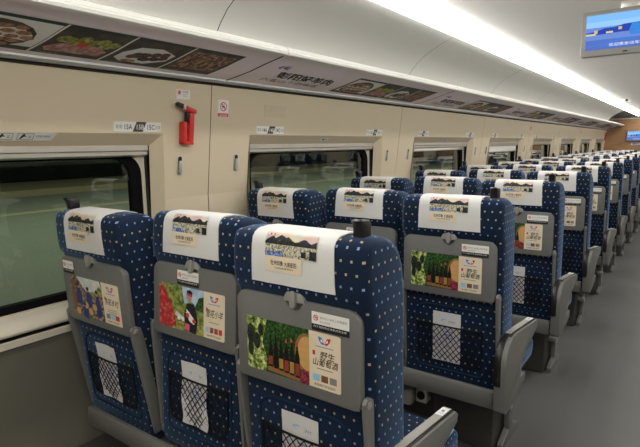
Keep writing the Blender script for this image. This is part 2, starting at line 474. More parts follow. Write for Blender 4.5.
# light diffusers (lamps) along both sides and across the far end
emit('lamp', (1.0, .978, .925), 11.0)
for side, lab in ((0, 'long white ceiling light strip above the left luggage racks'), (1, 'long white ceiling light strip above the right luggage racks')):
    g = (lambda x: x) if side == 0 else mir
    t = Mesh(); t.sheet([(g(-1.200), 2.040), (g(-1.192), 2.024), (g(-1.172), 2.017), (g(-1.140), 2.026), (g(-1.112), 2.046), (g(-1.096), 2.068), (g(-1.090), 2.098)], Y0, Y1-.16, 'lamp', n=8)
    tag(t.build('ceiling_light_strip'), lab, 'ceiling light')
emit('lamp_end', (1.0, .90, .70), 3.0)
t = Mesh(); t.box((-1.17, Y1-.15, 2.045), (.37, Y1-.11, 2.075), 'lamp_end', .006); tag(t.build('ceiling_light_strip'), 'thin warm light strip across the far end above wooden wall', 'ceiling light')

# ------------------------------------------------------------------ luggage racks with advert undersides
RP = [(-1.840, 1.700), (-1.80, 1.704), (-1.74, 1.716), (-1.66, 1.737), (-1.58, 1.764), (-1.52, 1.782), (-1.480, 1.794)]
def rz(x):
    for (a, za), (b_, zb) in zip(RP[:-1], RP[1:]):
        if x <= b_: return za+(zb-za)*(x-a)/(b_-a)
    return RP[-1][1]
def rack(y0, y1, g, label, ads, group, first=False):
    root = thing('luggage_rack', (0, y0, 0), label, 'luggage rack', group); L = y1-y0
    SH = lambda x, y, z: (x, y-.22*max(0, -1.48-x), z)
    u = Mesh(); u.sheet([(g(x), z) for x, z in RP], .006, L-.006, 'rack_panel')
    u.sheet([(g(x), z+.012) for x, z in RP[::-1]], .006, L-.006, 'rack_panel')
    u.xf(SH).build('underside_panel', root)
    rb = Mesh(); rb.sheet([(g(x), z-.004) for x, z in RP], .0, .010, 'rail'); rb.sheet([(g(x), z+.003) for x, z in RP], .0, .022, 'seam_dark'); rb.xf(SH).build('joint_rib', root)
    ra = Mesh()
    ra.prism([(g(-1.492), 1.790), (g(-1.474), 1.788), (g(-1.463), 1.794), (g(-1.460), 1.803), (g(-1.467), 1.810), (g(-1.466), 1.813), (g(-1.470), 1.824), (g(-1.480), 1.829), (g(-1.492), 1.829)], 1, 0.003, L-.003, 'rail')
    ra.build('front_rail', root)
    st = Mesh(); 
    for k in range(3): st.box((min(g(-1.838+.020*k), g(-1.823+.020*k)), .006, 1.696+.002*k), (max(g(-1.838+.020*k), g(-1.823+.020*k)), L-.006, 1.703+.003*k), 'rack_strip')
    st.xf(SH).build('ribbed_edge_strip', root)
    if ads:
        p = Print(lambda a, x, l: (g(x), a, rz(x)-.0008-l), .0006)
        V0, V1 = -1.745, -1.555
        def R_(a, b_, v0, v1, m, l): p.rect(a, v0, b_, v1, m, l, nv=6)
        def E_(a, x, ra_, rx, m, l): p.ell(a, x, ra_, rx, m, l, n=16)
        # emblem and brush lettering
        for k, (da, dx, m) in enumerate(((0, 0, 'print_blue'), (.028, .006, 'print_red'), (.05, 0, 'print_blue'))):
            p.poly([(.10+da, -1.59+dx), (.125+da, -1.60+dx), (.118+da, -1.56+dx)], m, 1)
        p.text('彭阳好羊肉', .19, -1.675, .068, 'print_black', 1, width=.46, lean=-.5, bold=.025)
        p.text('六盘山下的味道', .14, -1.725, .035, 'print_grey', 1, width=.46, lean=-.4, bold=.015)
        R_(.765, 1.842, V0-.004, V1+.006, 'teal_panel', 1)
        e = [.775, 1.085, 1.325, 1.58, 1.835]
        for k in range(4):
            a0, a1 = e[k]+.006, e[k+1]-.006; ca = (a0+a1)/2; wd = (a1-a0)
            if k == 0:
                R_(a0, a1, V0+.025, V1-.01, 'print_white', 2); E_(ca-.012, -1.662, wd*.44, .084, 'plate_dark', 3)
                rr = random.Random(5)
                for j in range(5):
                    for q in range(6):
                        x = -1.716+.027*j; off = (q-2.5)*.045+(.02 if j % 2 else 0)
                        if (off/(wd*.44))**2+((x+1.662)/.080)**2 < .95: E_(ca-.012+off, x, .0195+rr.random()*.003, .0118, 'walnut', 4)
            elif k == 1:
                R_(a0, a1, V0+.02, V1-.008, 'plate_dark', 2)
                p.poly([(a0+.03, -1.722), (a1-.02, -1.718), (a1-.012, -1.68), (a1-.05, -1.655), (ca, -1.648), (a0+.04, -1.66), (a0+.012, -1.70)], 'ham', 3)
                rr = random.Random(9)
                for j in range(9): E_(a0+.035+.021*j, -1.632+rr.uniform(-.012, .016), .022, .020, 'lettuce', 4)
                E_(ca-.005, -1.652, .02, .012, 'print_red', 5)
            elif k == 2:
                R_(a0, a1, V0+.02, V1-.008, 'plate_dark', 2)
                p.poly([(a0+.02, -1.70), (a0+.06, -1.725), (ca+.04, -1.725), (a1-.02, -1.68), (a1-.02, -1.63), (ca+.02, -1.60), (a0+.06, -1.61), (a0+.02, -1.655)], 'rack_strip', 3)
                rr = random.Random(3)
                for j in range(12): E_(ca-.05+.011*j, -1.662+rr.uniform(-.026, .026), .020, .017, 'stew', 4)
                E_(ca-.035, -1.712, .03, .012, 'walnut', 5)
            else:
                R_(a0, a1, V0+.014, V1-.004, 'plate_dark', 2); R_(a0+.012, a1-.012, V0+.03, V1-.02, 'roast', 3)
                rr = random.Random(2)
                for j in range(10): E_(a0+.03+.018*j, -1.69+.05*rr.random(), .011, .022, 'stew' if j % 2 else 'walnut', 4)
            p.text('特色美食', a0+.015, V0+.004, .014, 'print_grey', 4, width=.07)
        for k in range(1, 4):
            p.rect(e[k]-.004, V0-.004, e[k]+.004, V1+.006, 'print_white', 3, nv=6)
        p.m.xf(SH); p.build('advert_panel', root)
    return root
ordn = ['first', 'second', 'third', 'fourth', 'fifth', 'sixth', 'seventh', 'eighth', 'ninth', 'tenth', 'eleventh', 'twelfth', 'thirteenth', 'fourteenth']
RS = [-2.20, -.20]+[1.80+2.0*k for k in range(7)]+[Y1-.02]
for i in range(1, len(RS)-1):
    lab = ('lilac-grey luggage rack section with walnut and ham food photos, nearest the camera' if i == 1 else
           '%s luggage rack section from the camera, left side, food photos underneath' % ordn[i-1])
    rack(RS[i], RS[i+1], lambda x: x, lab, True, 'luggage rack sections on the left side')
rack(Y0+.02, Y1-.02, mir, 'long plain luggage rack along the right side wall', False, None)
t = Mesh(); t.box((-1.90, Y0, 1.686), (-1.838, Y1, 1.697), 'seam_dark'); t.box((-1.95, Y0, 1.70), (-1.86, Y1, 1.76), 'seam_dark'); tag(t.build('trim_5'), kind='structure')

# ------------------------------------------------------------------ things on the wall
def wf(off=.0012):
    return lambda u, v, l: (XW(v)+off+l, u, v)
def plate(p, u0, v0, u1, v1, mat, slant=0):
    """thin printed label with real thickness"""
    p.m.prism([(u0, v0), (u1-slant, v0), (u1, v1), (u0, v1)], 0, 0, .0012, mat)
    return p
def wall_label(name, u0, v0, u1, v1, mat, label, cat, group=None, draw=None, slant=0):
    p = Print(wf(.0014), .0003); zc = (v0+v1)/2
    pts = [(u0, v0), (u1-slant, v0), (u1, v1), (u0, v1)]
    a = [p.m.bm.verts.new((XW(v)+.0004, u, v)) for u, v in pts]; b_ = [p.m.bm.verts.new((XW(v)+.0014, u, v)) for u, v in pts]
    ii = p.m.mi(mat)
    for k in range(4):
        q = (k+1) % 4; p.m.bm.faces.new((a[k], a[q], b_[q], b_[k])).material_index = ii
    p.m.bm.faces.new(b_).material_index = ii
    if draw: draw(p)
    return tag(p.build(name), label, cat, group)

for k, c in enumerate(WIN):
    for side, (r0, r1), row in ((0, (-.66, -.435), 16-2*k), (1, (.47, .695), 15-2*k)):
        if k == 0 and side == 0: continue
        if c+r1 > Y1-.02: continue
        def draw(p, y=c+r0, row=row):
            n = '%02d' % row
            p.text('靠窗', y+.008, 1.480, .017, 'print_grey', 1, width=.030)
            p.text(n+'A', y+.044, 1.476, .029, 'print_black', 1, width=.040, bold=.008)
            p.poly([(y+.086, 1.467), (y+.134, 1.467), (y+.152, 1.507), (y+.104, 1.507)], 'sign_dark', 1)
            p.text(n+'B', y+.100, 1.476, .029, 'print_white', 2, width=.040, bold=.008)
            p.text(n+'C', y+.152, 1.476, .029, 'print_black', 1, width=.040, bold=.008)
            p.text('过道', y+.194, 1.480, .017, 'print_grey', 1, width=.027)
        wall_label('seat_number_sign', c+r0, 1.467, c+r1, 1.507, 'print_white',
                   'white seat number sign reading %02dA %02dB %02dC above the window' % (row, row, row), 'sign', 'seat number signs', draw)
# emergency exit strip over the first window (on the sloping reveal)
def reveal(u, v, l):
    t = (ZT-v)/.05; return (XW(ZT)-.05*t*1.0+.0016+l-.0*t, u, v)
p = Print(reveal, .0003)
p.rect(.40, 1.431, .955, 1.460, 'print_white', 0, sh=.016)
for k, y in enumerate((.46, .60, .765, .835)):
    p.rect(y, 1.434, y+.055, 1.456, 'print_grey', 1); p.rect(y+.002, 1.4355, y+.053, 1.4545, 'print_white', 2)
    p.ell(y+.020, 1.4515, .004, .0025, 'print_black', 3); p.poly([(y+.008, 1.437), (y+.013, 1.437), (y+.027, 1.449), (y+.014, 1.450)], 'print_black', 3)
    p.poly([(y+.016, 1.446), (y+.030, 1.444), (y+.030, 1.447), (y+.017, 1.449)], 'print_black', 3); p.rect(y+.036, 1.441, y+.046, 1.4425, 'print_black', 3); p.rect(y+.036, 1.446, y+.046, 1.4475, 'print_black', 3)
p.text('紧急情况下破窗逃生', .898, 1.443, .008, 'print_black', 2, width=.05)
tag(p.build('emergency_strip'), 'white pictogram strip with slanted end over nearest window', 'sign')
def d(p):
    p.ring(1.512, 1.6395, .0075, .0095, 'print_red', 1); p.ell(1.512, 1.6395, .0065, .0065, 'print_red', 1); p.text('安全锤', 1.529, 1.640, .010, 'print_black', 1, width=.032)
    p.text('非紧急勿动', 1.529, 1.631, .006, 'print_grey', 1, width=.030); p.text('违者必究', 1.529, 1.623, .006, 'print_grey', 1, width=.030)
wall_label('notice_sticker', 1.496, 1.612, 1.572, 1.652, 'print_white', 'small white notice sticker above the nearest red emergency hammer', 'sticker', None, d)
def d(p):
    cy, cz = 1.778, 1.592
    p.ring(cy, cz, .0175, .022, 'print_red', 2); p.rect(cy-.012, cz-.002, cy+.010, cz+.002, 'print_black', 1); p.poly([(cy-.010, cz-.010), (cy-.006, cz-.012), (cy+.008, cz+.010), (cy+.004, cz+.012)], 'print_grey', 1)
    p.poly([(cy-.015, cz+.011), (cy-.011, cz+.015), (cy+.015, cz-.011), (cy+.011, cz-.015)], 'print_red', 2)
    p.rect(1.743, 1.545, 1.812, 1.561, 'print_red', 1); p.text('禁止吸烟', 1.754, 1.549, .009, 'print_white', 2, width=.046)
wall_label('no_smoking_sign', 1.742, 1.543, 1.813, 1.624, 'print_white', 'white no smoking sign with red bar beside wall seam', 'sign', None, d)
wall_label('blank_sticker', 2.075, 1.556, 2.250, 1.617, 'tape', 'faint blank beige patch on wall above second window', 'sticker')
for c in WIN[1:6]:
    p = Print(reveal, .0003); p.rect(c-.05, 1.428, c+.035, 1.444, 'print_white', 0); p.rect(c-.03, 1.432, c-.005, 1.440, 'print_black', 1); p.rect(c+.003, 1.434, c+.022, 1.438, 'print_black', 1)
    tag(p.build('window_label'), 'tiny white label on the reveal over the %s window' % ordn[WIN.index(c)], 'sticker', 'tiny window labels')
for k in (2, 3, 5):
    y = 1.68+1.96*k+.03
    if k != 2: wall_label('red_sticker', y, 1.57, y+.035, 1.62, 'print_red', 'small red sticker on pillar after the %s window' % ordn[k], 'sticker')

# coat hooks: recessed dark oval cup with a steel tongue
def hook(label):
    root = thing('coat_hook', (0, 0, 0), label, 'coat hook', 'coat hooks on the window pillars')
    m = Mesh(); m.prism(rrect(-.0135, -.044, .0135, .044, .013, 6), 0, 0, .005, 'steel', .001); m.prism(rrect(-.0105, -.041, .0105, .041, .010, 6), 0, .0048, .0055, 'black_plastic'); m.build('cup', root)
    m = Mesh(); m.prism(rrect(-.0085, -.039, .0085, .022, .008, 6), 0, .005, .013, 'steel', .002); m.build('tongue', root)
    return root
def copy_tree(o, parent=None, skip=()):
    c = o.copy(); C.objects.link(c)
    if parent is not None: c.parent = parent
    for ch in list(o.children):
        if ch.name.split('.')[0] in skip: continue
        copy_tree(ch, c, skip)
    return c
h0 = None
for k in range(7):
    s_ = 1.68+1.96*k
    for q, (dy, wd) in enumerate(((-.160, 'left'), (.196, 'right'))):
        lab = 'small steel coat hook on pillar between windows %s and %s, %s of seam' % (ordn[k], ordn[k+1], wd)
        h = hook(lab) if h0 is None else copy_tree(h0)
        h0 = h0 or h; h['label'] = lab; h.location = (XW(1.32)+.0005, s_+dy, 1.32); h.rotation_euler = (0, math.radians(6.5), 0)

# emergency hammer in its holder
def hammer(loc, label):
    root = thing('emergency_hammer', loc, label, 'emergency hammer', 'emergency hammers')
    m = Mesh(); m.prism(rrect(-.030, 0, .030, .115, .008), 0, 0, .012, 'red', .002)
    m.prism(rrect(-.030, 0, -.012, .118, .006), 0, .010, .034, 'red', .004); m.prism(rrect(-.03, 0, .030, .016, .006), 0, .010, .034, 'red', .004)
    m.build('holder', root)
    m = Mesh(); m.box((.012, -.012, .016), (.020, -.002, .11), 'print_white'); m.build('white_scale', root)
    m = Mesh(); m.prism([(-.003, .012), (.026, .012), (.030, .175), (.004, .170)], 0, .013, .034, 'red', .004)
    for k in range(9): m.box((.033, -.001, .024+.0105*k), (.037, .026, .030+.0105*k), 'red', .0015)
    m.box((.010, -.012, .115), (.028, .006, .165), 'black_plastic', .003)
    m.build('handle', root)
    m = Mesh(); m.prism([(-.022, .172), (.032, .158), (.040, .166), (.038, .180), (-.018, .200)], 0, .008, .038, 'red', .005)
    m.build('hammer_head', root)
    m = Mesh(); m.prism([(-.036, .184), (-.020, .173), (-.016, .199), (-.032, .206)], 0, .012, .034, 'steel', .003); m.prism([(-.060, .193), (-.034, .182), (-.030, .206), (-.058, .213), (-.066, .205)], 0, .011, .035, 'black_plastic', .005)
    m.build('striking_tip', root)
    root.rotation_euler = (0, math.radians(6.5), 0); root.scale = (1, 1, .87); return root
hammer((XW(1.415)+.001, 1.545, 1.415), 'red emergency hammer in holder on pillar beside nearest window')
hammer((XW(1.45)+.001, 15.02, 1.43), 'red emergency hammer at far end beside the wooden wall')

# ------------------------------------------------------------------ monitors, camera
def monitor(loc, W_, H_, label, mount):
    root = thing('monitor', loc, label, 'monitor')
    m = Mesh(); m.prism(rrect(0, 0, W_, H_, .012), 1, 0, .045, 'tv_case', .004); m.box((.03, .045, .03), (W_-.03, .07, H_-.03), 'frame_grey', .01); m.build('casing', root)
    b_ = .022; w_, h_ = W_-2*b_, H_-2*b_-.012
    p = Print(lambda u, v, l: (b_+u*w_, -.0012-l, b_+.012+v*h_), .0004)
    p.rect(0, .64, 1, 1, 'tv_sky', 0); p.rect(0, .80, 1, 1, 'tv_sky_top', 1)
    p.rect(0, 0, 1, .64, 'tv_sea', 0); p.rect(0, 0, 1, .28, 'tv_sea_near', 1)
    p.poly([(0, .50), (.12, .53), (.22, .60), (.34, .60), (.44, .66), (.66, .68), (.66, .44), (.4, .45), (0, .42)], 'tv_navy', 2)
    p.rect(.0, .42, .12, .47, 'tv_yellow', 3); p.rect(.10, .46, .14, .56, 'tv_orange', 3); p.rect(.24, .45, .32, .50, 'tv_yellow', 3); p.rect(.38, .52, .42, .60, 'tv_orange', 3)
    p.poly([(.50, .46), (.70, .43), (.70, .66), (.53, .66)], 'tv_blue', 3)
    p.poly([(.66, .42), (.99, .40), (.97, .80), (.70, .82)], 'tv_pale', 4); p.rect(.72, .52, .96, .60, 'tv_navy', 5); p.rect(.70, .46, .99, .50, 'tv_red', 5); p.rect(.76, .82, .95, .96, 'tv_navy', 5)
    p.poly([(.52, .34), (.98, .30), (.99, .42), (.50, .43)], 'tv_blue', 4)
    for k in range(6): p.rect(.72+.045*k, .62, .745+.045*k, .74, 'tv_blue', 5)
    for k in range(4): p.rect(.05+.1*k, .10+.05*k, .35+.12*k, .115+.05*k, 'tv_blue', 2)
    p.text('欢迎乘坐动车组列车', .28, .07, .10, 'tv_white', 6, width=.52)
    p.build('screen', root)
    if mount:
        m = Mesh(); m.box((W_/2-.05, .02, H_), (W_/2+.05, .05, mount), 'alu', .004); m.build('mounting_bracket', root)
    m = Mesh(); m.box((W_*.45, -.002, .010), (W_*.50, 0, .017), 'black_plastic'); m.build('sensor', root)
    return root
for k_, c_, s_ in (('tv_sky', (.30, .58, .92), .85), ('tv_sky_top', (.22, .50, .92), .85), ('tv_sea', (.16, .28, .70), .8), ('tv_sea_near', (.10, .18, .58), .8), ('tv_navy', (.03, .07, .42), .8), ('tv_yellow', (.75, .66, .30), .8),
                   ('tv_orange', (.75, .48, .24), .8), ('tv_blue', (.05, .26, .75), .8), ('tv_pale', (.42, .60, .88), .85), ('tv_red', (.65, .12, .14), .8), ('tv_white', (.8, .85, .95), .9)): emit(k_, c_, s_)
monitor((-.560, 3.30, 1.870), .46, .240, 'large hanging monitor with silver bezel showing blue boats, near camera', .31)
monitor((-1.40, Y1-.069, 1.40), .46, .26, 'small monitor on the wooden wall at far end', 0)
p = Print(lambda u, v, l: (u, Y1-.0015-l, v), .0006)
p.m.box((-1.30, Y1-.0012, 1.305), (-.80, Y1+.003, 1.365), 'print_white'); p.rect(-1.26, 1.312, -.84, 1.340, 'print_blue', 1); p.text('欢迎乘坐', -1.20, 1.318, .02, 'print_white', 2, width=.3); p.rect(-1.28, 1.345, -1.05, 1.358, 'print_red', 1)
tag(p.build('poster'), 'white sign with blue lettering under the far monitor', 'sign')
root = thing('security_camera', (-1.0, 10.4, 2.088), 'small white security camera on ceiling by light strip', 'security camera')
m = Mesh(); m.box((-.065, -.06, -.03), (.065, .06, .055), 'white_paint', .015); m.build('housing', root)
m = Mesh(); m.cyl((0.01, -.062, .005), 1, .022, .012, 'black_plastic'); m.build('lens', root)

# ------------------------------------------------------------------ seats
BACK = [(.048, .385), (.034, .42), (.030, .60), (.024, .78), (.016, 1.01), (.006, 1.035), (-.004, 1.050), (-.0065, 1.080), (-.0065, 1.120), (-.005, 1.155), (-.002, 1.171), (.005, 1.182), (.018, 1.189), (.055, 1.192)]
FRONT = [(.095, 1.189), (.130, 1.177), (.160, 1.153), (.180, 1.11), (.190, 1.03), (.192, .90), (.194, .75), (.202, .58), (.208, .46), (.200, .385)]
HW = .195
def taper(x, z): return x*(1-.03*max(0, min(1, (z-1.05)/.16))**2)
def arclen(path):
    s = [0]
    for a, b_ in zip(path[:-1], path[1:]): s.append(s[-1]+math.hypot(b_[0]-a[0], b_[1]-a[1]))
    return s
CP = BACK[6:]+FRONT[:4]                       # the stretch of profile the headrest cover lies on
CP = [(-.0055, 1.062)]+BACK[7:]+FRONT[:5]
def offs(path, d_):
    out = []
    for i, p_ in enumerate(path):
        a = path[max(0, i-1)]; b_ = path[min(len(path)-1, i+1)]; t = Vector((b_[0]-a[0], b_[1]-a[1])).normalized()
        out.append((p_[0]-t.y*d_, p_[1]+t.x*d_))
    return out
def on_path(path, S, s):
    for i in range(len(S)-1):
        if s <= S[i+1] or i == len(S)-2:
            k = (s-S[i])/(S[i+1]-S[i]); a, b_ = path[i], path[i+1]; return (a[0]+(b_[0]-a[0])*k, a[1]+(b_[1]-a[1])*k)

XS = {'a': -1.650, 'b': -1.235, 'c': -.766}
HWS = {'a': .199, 'b': .204, 'c': .212}
YS = {'a': .013, 'b': .030, 'c': -.004}
CW = {'a': .112, 'b': .125, 'c': .125}
LEAN = {'a': -.060, 'b': .070, 'c': 0.0}
def make_seat(kind, lean, handle):
    """kind: a window, b middle, c aisle; lean tips the whole back (radians, forward positive) about its foot"""
    HW = HWS[kind]
    cl, sl = math.cos(lean), math.sin(lean)
    def T(x, y, z):
        dy, dz = y-.10, z-.40
        return (x, .10+dy*cl+dz*sl, .40-dy*sl+dz*cl)
    root = thing('train_seat', (0, 0, 0), '', 'seat', 'navy dotted train seats')
    b_ = Mesh(); b_.prism(BACK+FRONT, 0, -HW, HW, 'fabric', .026, 3).xf(lambda x, y, z: (taper(x, z), y, z)).boxuv().xf(T); b_.build('backrest', root)
    # raised stitched panel line round the pocket on the lower back
    def yb(z):
        for (y0, z0), (y1, z1) in zip(BACK[:-1], BACK[1:]):
            if z <= z1: return y0+(y1-y0)*(z-z0)/(z1-z0)
        return .02
    q = Mesh(); q.tube([T(x, yb(z)-.001, z) for x, z in rrect(-.150, .455, .150, .735, [.03, .03, .055, .055], 5)], .0042, 'navy', 6, True); q.build('piping', root)
    # net pocket: diamond mesh bulging slightly, elastic hem on top
    net = Mesh(); A0, A1, B0, B1 = -.138, .138, .490, .652
    def npt(x, z):
        e = max(0, 1-(x/.14)**2)*max(0, min(1, (z-B0)/.05)); return T(x, yb(z)-.004-.012*e, z)
    stp = .0245
    for sgn in (-1, 1):
        k = -14
        while k < 15:
            x_at = lambda z, k=k: k*stp+sgn*(z-B0)*.85
            pts = []
            for j in range(13):
                z = B0+(B1-B0)*j/12; x = x_at(z)
                if A0 <= x <= A1: pts.append(npt(x, z))
            if len(pts) > 1: net.tube(pts, .0017, 'net', 4)
            k += 1
    net.tube([npt(A0+(A1-A0)*j/10, B1) for j in range(11)], .0032, 'net', 6)
    net.tube([npt(x, z) for x, z in ((A0, B1), (A0, .53), (A0+.012, .503), (A0+.035, B0), (A1-.035, B0), (A1-.012, .503), (A1, .53), (A1, B1))], .0024, 'net', 5)
    net.build('net_pocket', root)
    # headrest cover
    P1, P0 = offs(CP, .0045), offs(CP, .0015); S = arclen(P1); cov = Mesh(); nx = 10; ii = cov.mi('cloth')
    def wx(i): return CW[kind]+.004*max(0, 1-i/4)
    V1_ = [[cov.bm.verts.new(T(-wx(i)+2*wx(i)*j/nx, y+.0012*math.sin(j*2.1)*(1 if i < 2 else 0), z)) for j in range(nx+1)] for i, (y, z) in enumerate(P1)]
    V0_ = [[cov.bm.verts.new(T(-wx(i)+2*wx(i)*j/nx, y, z)) for j in range(nx+1)] for i, (y, z) in enumerate(P0)]
    m_ = len(P1)
    def F(*v):
        f_ = cov.bm.faces.new(v); f_.material_index = ii; f_.smooth = True
    for i in range(m_-1):
        for j in range(nx):
            F(V1_[i][j], V1_[i][j+1], V1_[i+1][j+1], V1_[i+1][j]); F(V0_[i][j], V0_[i+1][j], V0_[i+1][j+1], V0_[i][j+1])
        F(V1_[i][0], V1_[i+1][0], V0_[i+1][0], V0_[i][0]); F(V1_[i][nx], V0_[i][nx], V0_[i+1][nx], V1_[i+1][nx])
    for j in range(nx): F(V1_[0][j], V0_[0][j], V0_[0][j+1], V1_[0][j+1]); F(V1_[-1][j], V1_[-1][j+1], V0_[-1][j+1], V0_[-1][j])
    cover = cov.build('headrest_cover', root)
    def cf(u, v, l):
        y, z = on_path(offs(CP, .0062), S, v); return T(u, y-l, z)
    P2 = offs(CP, .0066); SC = S
    def cf(u, v, l):
        y, z = on_path(P2, SC, v); return T(u, y-l, z)
    pr = Print(cf, .0003)
    u0, u1 = -.079, .079; s0, s1, s2 = .033, .072, .132
    def strip(a, b2, va, vb, m_n, l, sh=0):
        cuts = [va]+[x for x in SC if va+.001 < x < vb-.001]+[vb]
        for k in range(len(cuts)-1): pr.rect(a, cuts[k], b2, cuts[k+1], m_n, l)
    strip(u0, u0+.115, s0, s1, 'print_cream', 0)
    strip(u0, u1, s1, .106, 'field', 0); strip(u0, u1, .106, s2, 'dusk', 0)
    strip(u0, u0+.055, s1, .084, 'fieldblue', 1)
    for (a, b2, va, vb) in ((u1-.045, u1-.03, .076, .090), (u1-.02, u1, .073, .094)): strip(a, b2, va, vb, 'treeline', 1)
    hp = [0, .006, .010, .013, .008, .012, .016, .014, .011, .013, .009, .005, .003, .004, .008, .011, .010, .006, .003, .006, .009]
    for k in range(20):
        a = u0+(u1-u0)*k/20; b2 = u0+(u1-u0)*(k+1)/20
        for va, vb, va2, vb2 in ((.1015, .1015, .1065, .1065), (.1065, .1065, .1065+.55*hp[k], .1065+.55*hp[k+1]), (.1065+.55*hp[k], .1065+.55*hp[k+1], .1065+1.15*hp[k], .1065+1.15*hp[k+1])):
            pr.poly([(a, va), (b2, vb), (b2, vb2), (a, va2)], 'treeline', 3)
    pr.text('杜州印象', u0+.018, s0+.017, .014, 'print_black', 1, width=.040, bold=.010); pr.text('大美彭阳', u0+.061, s0+.016, .014, 'print_black', 1, width=.038, bold=.010)
    pr.text('让旅途更美好', u0+.030, s0+.008, .005, 'print_black', 1, width=.06)
    for k in range(4): pr.rect(u0+.005+.006*k, s2-.009, u0+.009+.006*k, s2-.004, 'print_red' if k % 2 else 'print_cream', 3)
    pr.build('printed_design', cover)
    # tray
    TX0, TX1, TZ0, TZ1 = (-.199 if kind == 'c' else -.193), (.190 if kind == 'c' else .193), .785, 1.027
    out = rrect(TX0, TZ0, TX1, TZ1, [.018, .018, .034, .034], 5)
    k_ = [i for i, p_ in enumerate(out) if p_[1] > TZ1-1e-5 and p_[0] > 0][-1]
    notch = [(.026*math.cos(PI*j/10), TZ1-.026*math.sin(PI*j/10)) for j in range(11)]
    out = out[:k_+1]+notch+out[k_+1:]
    tr = Mesh(); tr.prism(out, 1, .000, .024, 'tray_grey', .005, 2).xf(T); tray = tr.build('tray_table', root)
    nt = Mesh(); nt.prism([(x, z) for x, z in rrect(-.0265, TZ1-.0275, .0265, TZ1-.002, .013)], 1, .0135, .0225, 'frame_grey').xf(T); nt.build('finger_recess', tray)
    tw, th = TX1-TX0, TZ1-TZ0
    pr = Print(lambda u, v, l: T(TX0+u*tw, -.0005-l, TZ0+v*th), .0003)
    a0, a1, a2, c0, c1 = {'a': (.13, .64, .90, .12, .72), 'b': (.09, .645, .885, .13, .72), 'c': (.095, .625, .865, .13, .72)}[kind]
    for pts_, m_n in ((rrect(a1, c0, a2, c1, [0.0001, .02, .02, .0001], 3), 'print_cream'),): pr.poly(pts_, m_n, 0)
    W_ = a1-a0; Hh = c1-c0
    def X(u): return a0+u*W_
    def Z(v): return c0+v*Hh
    def q4(pts_, m_n, l): pr.poly([(X(u), Z(v)) for u, v in pts_], m_n, l)
    def el(u, v, ru, rv, m_n, l, **kw): pr.ell(X(u), Z(v), ru*W_, rv*Hh, m_n, l, **kw)
    if kind == 'c':
        pr.rect(a0, c0, a1, c1, 'leafy', 0)
        q4([(0, 0), (.30, 0), (.34, .25), (.26, .55), (.34, 1), (0, 1)], 'vine', 1)
        for (u, v, ru, rv) in ((.07, .66, .07, .20), (.17, .55, .06, .16), (.06, .38, .05, .15), (.24, .78, .05, .12)): el(u, v, ru, rv, 'grape_dark', 2)
        q4([(.34, .04), (1, -.0), (1, .10), (.36, .16)], 'barrel_rim', 1)
        el(.955, .56, .17, .36, 'barrel_rim', 1, a0=PI*.42, a1=PI*1.58); el(.97, .56, .145, .31, 'barrel', 2, a0=PI*.42, a1=PI*1.58)
        for k in range(6):
            u = .40+.085*k; w2 = .036; top = .66+.03*math.sin(k*2)
            q4([(u-w2, .13-.012*k), (u+w2, .13-.012*k), (u+w2, top-.2), (u+.013, top-.06), (u+.013, top+.06), (u-.013, top+.06), (u-.013, top-.06), (u-w2, top-.2)], 'bottle', 3)
            q4([(u-w2*.9, .17-.012*k), (u+w2*.9, .17-.012*k), (u+w2*.9, .33), (u-w2*.9, .33)], ('wine_label', 'bottle', 'gold', 'wine_label', 'gold', 'wine_label')[k], 4)
            q4([(u-.012, top+.0), (u+.012, top), (u+.012, top+.06), (u-.012, top+.06)], 'print_red' if k > 2 else 'bottle', 4)
        q4([(.86, 0), (1, 0), (1, .22), (.92, .28), (.86, .15)], 'grape_red', 5)
    elif kind == 'b':
        pr.rect(a0, c0, a1, c1, 'hills', 0); q4([(.58, .62), (.75, .70), (.84, .58), (1, .66), (1, 1), (.52, 1)], 'skyblue', 1); q4([(.80, .55), (.90, .82), (1, .86), (1, .52)], 'leafy', 2)
        q4([(0, .02), (.27, 0), (.40, .10), (.37, .30), (.26, .60), (.12, .90), (0, 1)], 'marble', 2)
        q4([(.36, .32), (.62, .20), (.60, .28), (.40, .42)], 'paleday', 1); q4([(.30, 0), (1, 0), (1, .24), (.34, .18)], 'lettuce', 1)
        for u in (.46, .55): el(u, .27, .035, .05, 'print_white', 2)
        q4([(.60, .02), (.84, .0), (.88, .30), (.80, .66), (.64, .64), (.58, .40)], 'shirt_black', 3); el(.70, .78, .045, .10, 'skin', 4); q4([(.64, .84), (.76, .82), (.765, .92), (.70, .96), (.645, .93)], 'shirt_black', 5); q4([(.645, .83), (.757, .81), (.76, .86), (.645, .88)], 'print_red', 6)
        q4([(.62, .44), (.68, .48), (.84, .28), (.80, .20), (.70, .26)], 'print_white', 5); el(.66, .38, .04, .06, 'print_red', 6); el(.80, .28, .035, .05, 'print_red', 6); q4([(.60, .05), (.70, .03), (.71, .18), (.61, .20)], 'pink', 5)
        q4([(.62, .52), (.66, .50), (.70, .34), (.67, .32)], 'print_white', 4)
    else:
        pr.rect(a0, c0, a1, c1, 'crowd', 0); q4([(.22, 1), (.95, 1), (1, .78), (.84, .66), (.70, .70), (.52, .62), (.36, .80)], 'paleday', 1); q4([(.50, .66), (.80, .70), (.92, .88), (1, .80), (1, .62), (.5, .58)], 'hills', 2)
        q4([(0, .10), (.13, .06), (.15, .55), (.06, .72), (0, .70)], 'brown', 3); el(.08, .82, .07, .10, 'brown', 3)
